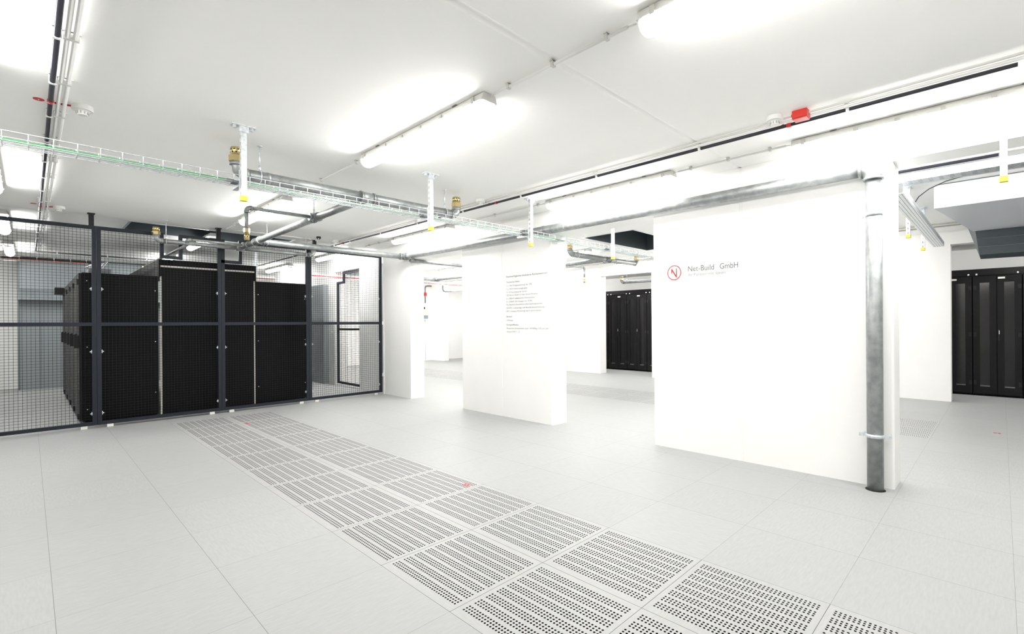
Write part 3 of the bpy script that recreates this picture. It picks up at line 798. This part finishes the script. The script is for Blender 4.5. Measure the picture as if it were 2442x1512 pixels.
def support(x, y, zb, label, arm=True):
    t = root('tray_support', (x,y,H), label, 'tray support', 'galvanised tray hangers with yellow end caps')
    b = MB(); b.box((-.075,-.03,-.008),(.075,.03,0)); b.box((-.03,-.022,-.05),(.03,-.02,-.008)) ; b.build('ceiling_plate','zinc',t)
    for s in (-1,1):
        k = MB(); k.cyl((s*.052,0,-.026),(s*.052,0,-.008),.012,6,False); k.build('bolt','zinc',t)
    L = H-zb-.02
    b = MB(); b.box((-.018,-.0175,-L),(-.0155,.0175,-.008)); b.box((.0155,-.0175,-L),(.018,.0175,-.008)); b.box((-.0155,-.0175,-L),(.0155,-.015,-.008))
    b.box((-.0155,.015,-L),(-.009,.0175,-.008)); b.box((.009,.015,-L),(.0155,.0175,-.008)); p = b.build('strut','zinc',t)
    k = MB()
    n = int(L/.05)
    for i in range(1, n): k.box((-.0188,-.006,-.03-i*.05-.012),(-.018,.006,-.03-i*.05+.012))
    k.build('slot','clip',p)
    k = MB(); k.box((-.021,-.020,-L-.022),(.021,.020,-L+.012)); k.build('end_cap','yellow',t)
    if arm:
        k = MB(); k.box((-.016,.0176,-.415),(.016,.21,-.397)); k.box((-.022,.0176,-.45),(.022,.026,-.31)); k.build('cantilever_arm','zinc',t)
        k = MB(); k.box((-.055,.03,-.40),(-.02,.1,-.385)); k.box((-.09,.035,-.392),(-.05,.07,-.378)); k.build('tray_clamp','dgrey',t)
    return t
support(-.222, 2.095, 2.142, 'galvanised hanger with yellow cap, next to the leftmost brass nozzle over the hall')
support(1.330, 2.090, 2.142, 'galvanised hanger with yellow cap, in mid hall near the middle brass nozzle')
support(2.660, 2.085, 2.142, 'galvanised hanger with yellow cap, in front of the text pillar')
support(4.27, 2.085, 2.142, 'galvanised hanger with yellow cap, in the rear room between the two big pillars')
support(6.40, 2.085, 2.142, 'galvanised hanger with yellow cap, deeper in the rear room along the wire tray')
# trays with red cables at the back
T = root('wire_cable_tray', (0,0,0), 'wire cable tray with red cable passing through the gate opening toward the rear room', 'cable tray')
wire_tray(2.6, 8.4, 8.16, 8.36, 2.235, 2.29, T)
b = MB(); b.tube([(2.6,8.17,2.246),(4,8.18,2.246),(8.4,8.17,2.246)], .011, 8); tag(b.build('red_cable','redcable'), 'red cable in the tray behind the gate leaf', 'cable')
T = root('wire_cable_tray', (0,0,0), 'wire cable tray with dark and orange cables crossing the back of the cage', 'cable tray')
wire_tray(-3.6, -.5, 9.7, 9.95, 2.35, 2.41, T, pitch=.2)
b = MB(); b.box((-2.0,9.75,2.365),(-.5,9.92,2.395)); tag(b.build('cable_bundle','black'), 'flat black cable bundle in the tray at the back of the cage', 'cable')
b = MB(); b.tube([(-3.6,9.71,2.358),(-.55,9.71,2.358)], .007, 8); tag(b.build('orange_cable','orange'), 'orange-red cable along the tray at the back of the cage', 'cable')
b = MB()
for i in range(7):
    yy = 7.1+i*.55
    b.tube([(-.55,9.72,2.28),(-.62+.03*i,9.2-.2*i,2.24),(-.66+.02*i,yy+.3,2.12-.02*i),(-.62+.03*i,yy,1.96)], .010, 6, False)
tag(b.build('patch_cables','zinc'), 'loose silver cables looping down onto the rack tops in the cage', 'cable')
b = MB(); b.box((-.72,6.9,1.957),(-.5,10.9,2.03)); tag(b.build('cable_duct','dgrey'), 'grey cable duct lying on top of the left cage rack row', 'cable duct')
for x, y, l in ((1.72,8.6,'fixture-like white perforated cable tray above the cage racks, nearer one'), (2.05,9.9,'white perforated cable tray above the cage racks, farther one')):
    t = root('hanging_tray', (x,y,2.2), l, 'cable tray')
    b = MB(); b.box((-.35,-.08,-.03),(.35,.08,.02)); b.build('tray','whitepl',t)
    b = MB(); b.box((-.35,-.084,-.035),(.35,-.08,-.025)); b.build('red_cable','redcable',t)
    b = MB(); b.box((.02,-.02,.02),(.06,.02,H-2.2)); b.build('hanger','zinc',t)
    b = MB(); b.box((-.2,-.03,-.09),(-.14,.03,-.03)); b.build('end_box','dgrey',t)

# back of the cage: grey steel unit with slanted hood
t = root('steel_air_cabinet', (-.2,12.2,0), 'grey sheet steel air cabinet with slanted underside at the back of the cage', 'cabinet')
b = MB(); b.box((-1.21,.18,0),(1.6,.55,H-.02)); b.build('body','ductgrey',t)
b = MB(); n = len(b.v)
for x in (-1.21, 1.6):
    for y, z in ((-.10,1.80),(.18,2.03),(.18,1.80)): b.v.append((x,y,z))
b.face([n,n+2,n+1]); b.face([n+3,n+4,n+5]); b.face([n,n+3,n+5,n+2]); b.face([n,n+1,n+4,n+3]); b.face([n+1,n+2,n+5,n+4]); b.build('hood','ductgrey',t)
b = MB(); b.box((-1.215,.16,0),(-1.19,.18,2.6)); b.box((-.90,.172,0),(-.893,.18,1.8)); b.build('seam_trim','dgrey',t)
b = MB(); b.box((3.10,8.74,0),(3.205,10.6,2.13)); tag(b.build('grey_cupboard','ductgrey'), 'tall flat grey cupboard against the wall to the left of the open gate', 'cupboard')

# far end of rear room
t = root('grey_duct_door', (9.40, 11.35, 0), 'tall grey steel duct panel with a middle seam, far end of the rear room', 'panel')
b = MB(); b.box((0,-.55,.02),(.02,.65,1.25)); b.box((0,-.55,1.262),(.02,.65,2.40)); b.build('panel','ductgrey',t)
b = MB(); b.box((-.008,-.56,1.25),(.0,.66,1.262)); b.box((-.01,.60,.0),(0,.62,2.4)); b.build('seam','dgrey',t)
b = MB(); b.box((-.015,-.6,.0),(.03,-.56,2.2)); b.build('edge','anthracite',t)
t = root('control_unit', (8.20,12.78,1.6), 'grey wall control unit with small display, on the far end wall', 'control box')
b = MB(); b.box((-.17,-.12,-.19),(.17,.0,.19)); b.build('housing','greypl',t)
b = MB(); b.box((-.13,-.125,-.14),(.14,-.12,-.03)); b.build('display','silverp',t)
b = MB(); b.box((.0,-.08,.26),(.12,0,.40)); b.build('sensor_box','whitepl',t)
b = MB(); b.cyl((.06,-.03,.19),(.06,-.03,.26),.02,8); b.build('gland','black',t)
t = root('sampling_drop', (8.26,12.70,2.0), 'dark vertical sampling pipe with a red valve above the control unit', 'pipe')
b = MB(); b.tube([(0,0,0),(0,0,.52),(.02,0,.58),(.10,0,.60),(.25,0,.60)], .022, 10); b.build('tube','dgrey',t)
b = MB(); b.box((-.035,-.035,.25),(.035,.03,.36)); b.build('valve','red',t)
b = MB(); b.cyl((0,0,-1.98),(0,0,-.6),.010,8); b.build('thin_tube','greypl',t)
b = MB(); b.tube([(8.50,12.0,2.60),(8.50,12.0,2.45),(8.50,11.95,2.385),(8.50,11.85,2.365),(8.50,11.5,2.365)], .022, 10); tag(b.build('bent_pipe','dgrey'), 'dark bent pipe dropping to the lintel at the far end of the rear room', 'pipe')

# ------------------------------------------------------------------ right opening: trays and duct
def perf_tray_y(x0, x1, y0, y1, z, label):
    t = root('perforated_cable_tray', ((x0+x1)/2,(y0+y1)/2,z), label, 'cable tray'); cx, cy = (x0+x1)/2, (y0+y1)/2
    b = MB(); b.box((x0-cx,y0-cy,0),(x1-cx,y1-cy,.002)); b.box((x0-cx,y0-cy,.002),(x0-cx+.002,y1-cy,.06)); b.box((x1-cx-.002,y0-cy,.002),(x1-cx,y1-cy,.06)); b.build('tray','zinc',t)
    k = MB(); n = int((y1-y0)/.07)
    for i in range(n):
        y = y0-cy+.03+i*.07
        for x in ([x0-cx+.03+.05*q for q in range(int((x1-x0)/.05))]): k.box((x-.004,y-.014,-.0008),(x+.004,y+.014,-.0001))
        k.box((x0-cx-.0008,y-.02,.03),(x0-cx-.0001,y+.02,.036))
    k.build('perforation_pattern','dgrey',t); return t
def perf_tray_x(x0, x1, y0, y1, z, label):
    t = root('perforated_cable_tray', ((x0+x1)/2,(y0+y1)/2,z), label, 'cable tray'); cx, cy = (x0+x1)/2, (y0+y1)/2
    b = MB(); b.box((x0-cx,y0-cy,0),(x1-cx,y1-cy,.002)); b.box((x0-cx,y0-cy,.002),(x1-cx,y0-cy+.002,.06)); b.box((x0-cx,y1-cy-.002,.002),(x1-cx,y1-cy,.06)); b.build('tray','zinc',t)
    k = MB(); n = int((x1-x0)/.045)
    for i in range(n):
        x = x0-cx+.02+i*.045
        for q in range(int((y1-y0)/.026)): 
            y = y0-cy+.014+.026*q; k.box((x-.013,y-.003,-.0008),(x+.013,y+.003,-.0001))
        k.box((x-.010,y0-cy-.0008,.028),(x+.010,y0-cy-.0001,.034))
    k.build('perforation_pattern','dgrey',t); return t
perf_tray_x(3.55, 7.4, -1.200, -1.085, 2.285, 'perforated steel cable tray running away under the rear room ceiling, right opening')
perf_tray_y(3.98, 4.17, -5.0, -1.05, 2.475, 'perforated steel cable tray running sideways just behind the lintel of the right opening')
support(5.14, -1.055, 2.142, 'galvanised hanger with yellow cap beside the perforated tray, right opening, nearer one', arm=False)
support(6.42, -1.06, 2.142, 'galvanised hanger with yellow cap beside the perforated tray, right opening, farther one', arm=False)
support(2.985, -1.775, 2.142, 'galvanised hanger with yellow cap in front of the lintel of the right opening', arm=False)
b = MB(); pts = [(4.02,-5.0,2.484),(4.02,-2.0,2.484),(4.14,-1.60,2.484),(4.20,-1.42,2.47),(4.27,-1.30,2.44),(4.35,-1.22,2.40),(4.45,-1.17,2.35),(4.6,-1.15,2.30),(7.0,-1.14,2.295)]
b.tube(pts, .004, 8); tag(b.build('black_cable','blackpl'), 'thin black cable curving from one perforated tray onto the other', 'cable')
b = MB(); b.tube([(4.08,-5.0,2.484),(4.08,-1.5,2.484)], .006, 8); tag(b.build('red_cable','redcable'), 'red cable lying in the perforated tray behind the lintel', 'cable')
# duct with tapered hood
def hull(mb, lo, hi):
    n = len(mb.v); mb.v += lo + hi; k = len(lo)
    mb.face([n+i for i in range(k)]); mb.face([n+k+i for i in reversed(range(k))])
    for i in range(k): j = (i+1)%k; mb.face([n+j, n+i, n+k+i, n+k+j])
t = root('ventilation_duct', (5.2,-2.2,2.3), 'large pale ventilation duct with dark louvred face, seen through the right opening', 'duct')
def D(p): return (p[0]-5.2, p[1]+2.2, p[2]-2.3)
b = MB()
hull(b, [D(p) for p in ((5.2,-3.9,2.425),(5.2,-1.262,2.425),(7.55,-1.49,2.47),(7.55,-3.9,2.47))], [D(p) for p in ((5.2,-3.9,H-.01),(5.2,-1.262,H-.01),(7.55,-1.30,H-.01),(7.55,-3.9,H-.01))])
b.build('duct_body','ductlight',t)
b = MB(); hull(b, [D(p) for p in ((7.56,-3.9,2.13),(7.56,-1.55,2.15),(8.2,-1.55,2.15),(8.2,-3.9,2.13))], [D(p) for p in ((7.56,-3.9,2.66),(7.56,-1.49,2.66),(8.2,-1.40,2.66),(8.2,-3.9,2.66))])
g = b.build('louvre_box','ductdark',t)
b = MB(); 
for z in (2.25,2.36): b.box((7.548-5.2,-3.9+2.2,z-2.3),(7.559-5.2,-1.53+2.2,z-2.3+.005))
b.build('louvre_edge','dgrey',g)

# ------------------------------------------------------------------ lettering
def text_mesh(s, size, width=None, bold=0.0):
    cu = bpy.data.curves.new('txt','FONT'); cu.body = s; cu.size = size; cu.offset = bold; cu.resolution_u = 3; cu.extrude = 0
    o = bpy.data.objects.new('txt', cu); C.objects.link(o); bpy.context.view_layer.update()
    dg = bpy.context.evaluated_depsgraph_get(); me = bpy.data.meshes.new_from_object(o.evaluated_get(dg))
    bpy.data.objects.remove(o); 
    xs = [v.co.x for v in me.vertices]
    if width and xs:
        x0, x1 = min(xs), max(xs); k = width/(x1-x0)
        for v in me.vertices: v.co.x = (v.co.x-x0)*k
    return me
WALLROT = Matrix(((0,0,-1),(-1,0,0),(0,1,0))).to_euler()   # x -> -Y, y -> Z, z -> -X
def wall_text(name, s, size, y, z, x, m, parent, width=None, bold=0.0):
    me = text_mesh(s, size, width, bold); me.materials.append(M[m])
    me.transform(Matrix(((0,0,-1,0),(-1,0,0,0),(0,1,0,0),(0,0,0,1))))
    # slight thickness
    o = bpy.data.objects.new(name, me); C.objects.link(o); o.parent = parent
    p = parent.location; o.location = (x-p[0], y-p[1], z-p[2]); return o
FX = PX0-.0012
t = root('wall_lettering', (PX0,2.7,1.5), 'block of small grey German text on the narrower white pillar', 'wall text')
def yat(px): # column of the text block on the wall, measured along the pillar
    return 3.09 + (px-1205.1)*(2.342-3.09)/(1302-1205.1)
lines = [(659.7,926,'Hochverfügbares modulares Rechenzentrum',.036,'textd',-.0),(672.9,444,'Technische Daten:',.031,'textd',.0),
 (681.5,660,'2 x 10kV Ringeinspeisung der VSE',.031,'text2',0),(689.4,581,'2 x 1MVA Notstromaggregate',.031,'text2',0),(697.0,573,'A + B Versorgung der Server',.031,'text2',0),
 (704.0,760,'320 Server-Racks in zwei Server-Räumen',.031,'text2',0),(711.9,711,'6 x 200kW adiabatische Klimasysteme',.031,'text2',0),(719.5,675,'8 x 250kW USV-Anlagen mit 10 Min.',.031,'text2',0),
 (726.5,838,'Pat. Batterie-Einzelblock-Überwachungssystem',.031,'text2',0),(734.4,876,'NOVEC Löschanlage und Brandfrühesterkennung',.031,'text2',0),(742.0,820,'ERC Compact Monitoring und Control-System',.031,'text2',0),
 (754.7,300,'Bauzeit:',.031,'textd',.0),(763.5,312,'6 Monate',.031,'text2',0),(774.1,420,'Energieeffizienz:',.031,'textd',.0),
 (782.7,950,'Modernste Klimatechnik spart 107.000kg CO2 pro Jahr',.031,'text2',0),(790.6,438,'Gesamt PUE < 1,2',.031,'text2',0)]
for py, ex, s, size, m, bo in lines:
    z = 1.90-(py-659.7)*.005677
    w = yat(1205.1)-yat(1180+ex/7.56)
    wall_text('text_line', s, size, 3.09, z-size*.33, FX, m, t, width=w, bold=bo)
t = root('wall_logo', (PX0,.35,1.76), 'round red N emblem with grey company lettering on the wide white pillar', 'wall sign')
b = MB(); K = 56
n = 0
for r_ in (.0755,.0665):
    for i in range(K):
        a = 2*PI*i/K; b.v.append((0,-math.cos(a)*r_,math.sin(a)*r_))
for i in range(K): j = (i+1)%K; b.face([i,j,K+j,K+i])
o = b.build('emblem_ring','logored',t); o.location = (FX-PX0,.612-.35,1.765-1.76)
# the N: left short stroke, diagonal, right stroke (rounded bars)
b = MB()
NB = [0]
def bar(p, q, w0, w1):
    NB[0] += 1
    p, q = Vector(p), Vector(q); d = (q-p).normalized(); nn = Vector((-d.y, d.x)); pts = []
    for i in range(9): a = PI/2+PI*i/8; pts.append(p + (d*math.cos(a)+nn*math.sin(a))*w0)
    for i in range(9): a = -PI/2+PI*i/8; pts.append(q + (d*math.cos(a)+nn*math.sin(a))*w1)
    b.poly([(-.0003*NB[0],-c.x,c.y) for c in pts])
bar((-.026,.034),(-.027,-.002),.0062,.0050); bar((-.026,.034),(.024,-.044),.0068,.0062); bar((.024,-.044),(.024,.040),.0062,.0045)
o = b.build('emblem_letter','logored',t); o.location = (FX-PX0-.0002,.612-.35,1.765-1.76)
b = MB()
for dz in (0,-.012): 
    for s_ in (0,1): bar((-.032+.008*s_,-.012+dz-.003*s_),(-.026+.008*s_,-.009+dz-.003*s_),.0009,.0009)
o = b.build('emblem_tick','text2',t); o.location = (FX-PX0,.612-.35,1.765-1.76)
wall_text('company_name','Net-Build',.076,.464,1.7655,FX,'text',t,width=.262)
wall_text('company_name','GmbH',.076,.146,1.7655,FX,'text',t,width=.170)
wall_text('trade_mark_sign','\u00ae',.030,.198,1.80,FX,'text2',t)
wall_text('slogan_line','Ihr Partner mit Ideen',.045,.464,1.7175,FX,'text2',t,width=.370)

# ------------------------------------------------------------------ camera
f_, cx_, cy_, yaw, x0, y0, h0, roll = 1159.15, 1279.74, 771.46, .8079, -1.2749, -1.7594, 1.265, .0065
cam = bpy.data.cameras.new('camera'); co = bpy.data.objects.new('camera', cam); C.objects.link(co)
fwd = Vector((math.sin(yaw), math.cos(yaw), 0)); rt = Vector((math.cos(yaw), -math.sin(yaw), 0)); up = Vector((0,0,1))
r_ = rt*math.cos(roll) - up*math.sin(roll); u_ = rt*math.sin(roll) + up*math.cos(roll)
m4 = Matrix((( r_.x,u_.x,-fwd.x,x0),(r_.y,u_.y,-fwd.y,y0),(r_.z,u_.z,-fwd.z,h0),(0,0,0,1)))
co.matrix_world = m4
cam.sensor_fit = 'HORIZONTAL'; cam.sensor_width = 36; cam.lens = f_/2442*36
cam.shift_x = -(cx_-1221)/2442; cam.shift_y = (cy_-756)/2442
cam.clip_start = .05; cam.clip_end = 100
sc = bpy.context.scene; sc.camera = co
w = bpy.data.worlds.new('world'); sc.world = w; w.use_nodes = True
w.node_tree.nodes['Background'].inputs[0].default_value = (0,0,0,1); w.node_tree.nodes['Background'].inputs[1].default_value = 0
sc.view_settings.view_transform = 'Standard'; sc.view_settings.look = 'None'; sc.view_settings.gamma = 1; sc.view_settings.use_curve_mapping = False
sc.view_settings.exposure = 1.48
sc.cycles.max_bounces = 12; sc.cycles.diffuse_bounces = 8; sc.cycles.glossy_bounces = 5
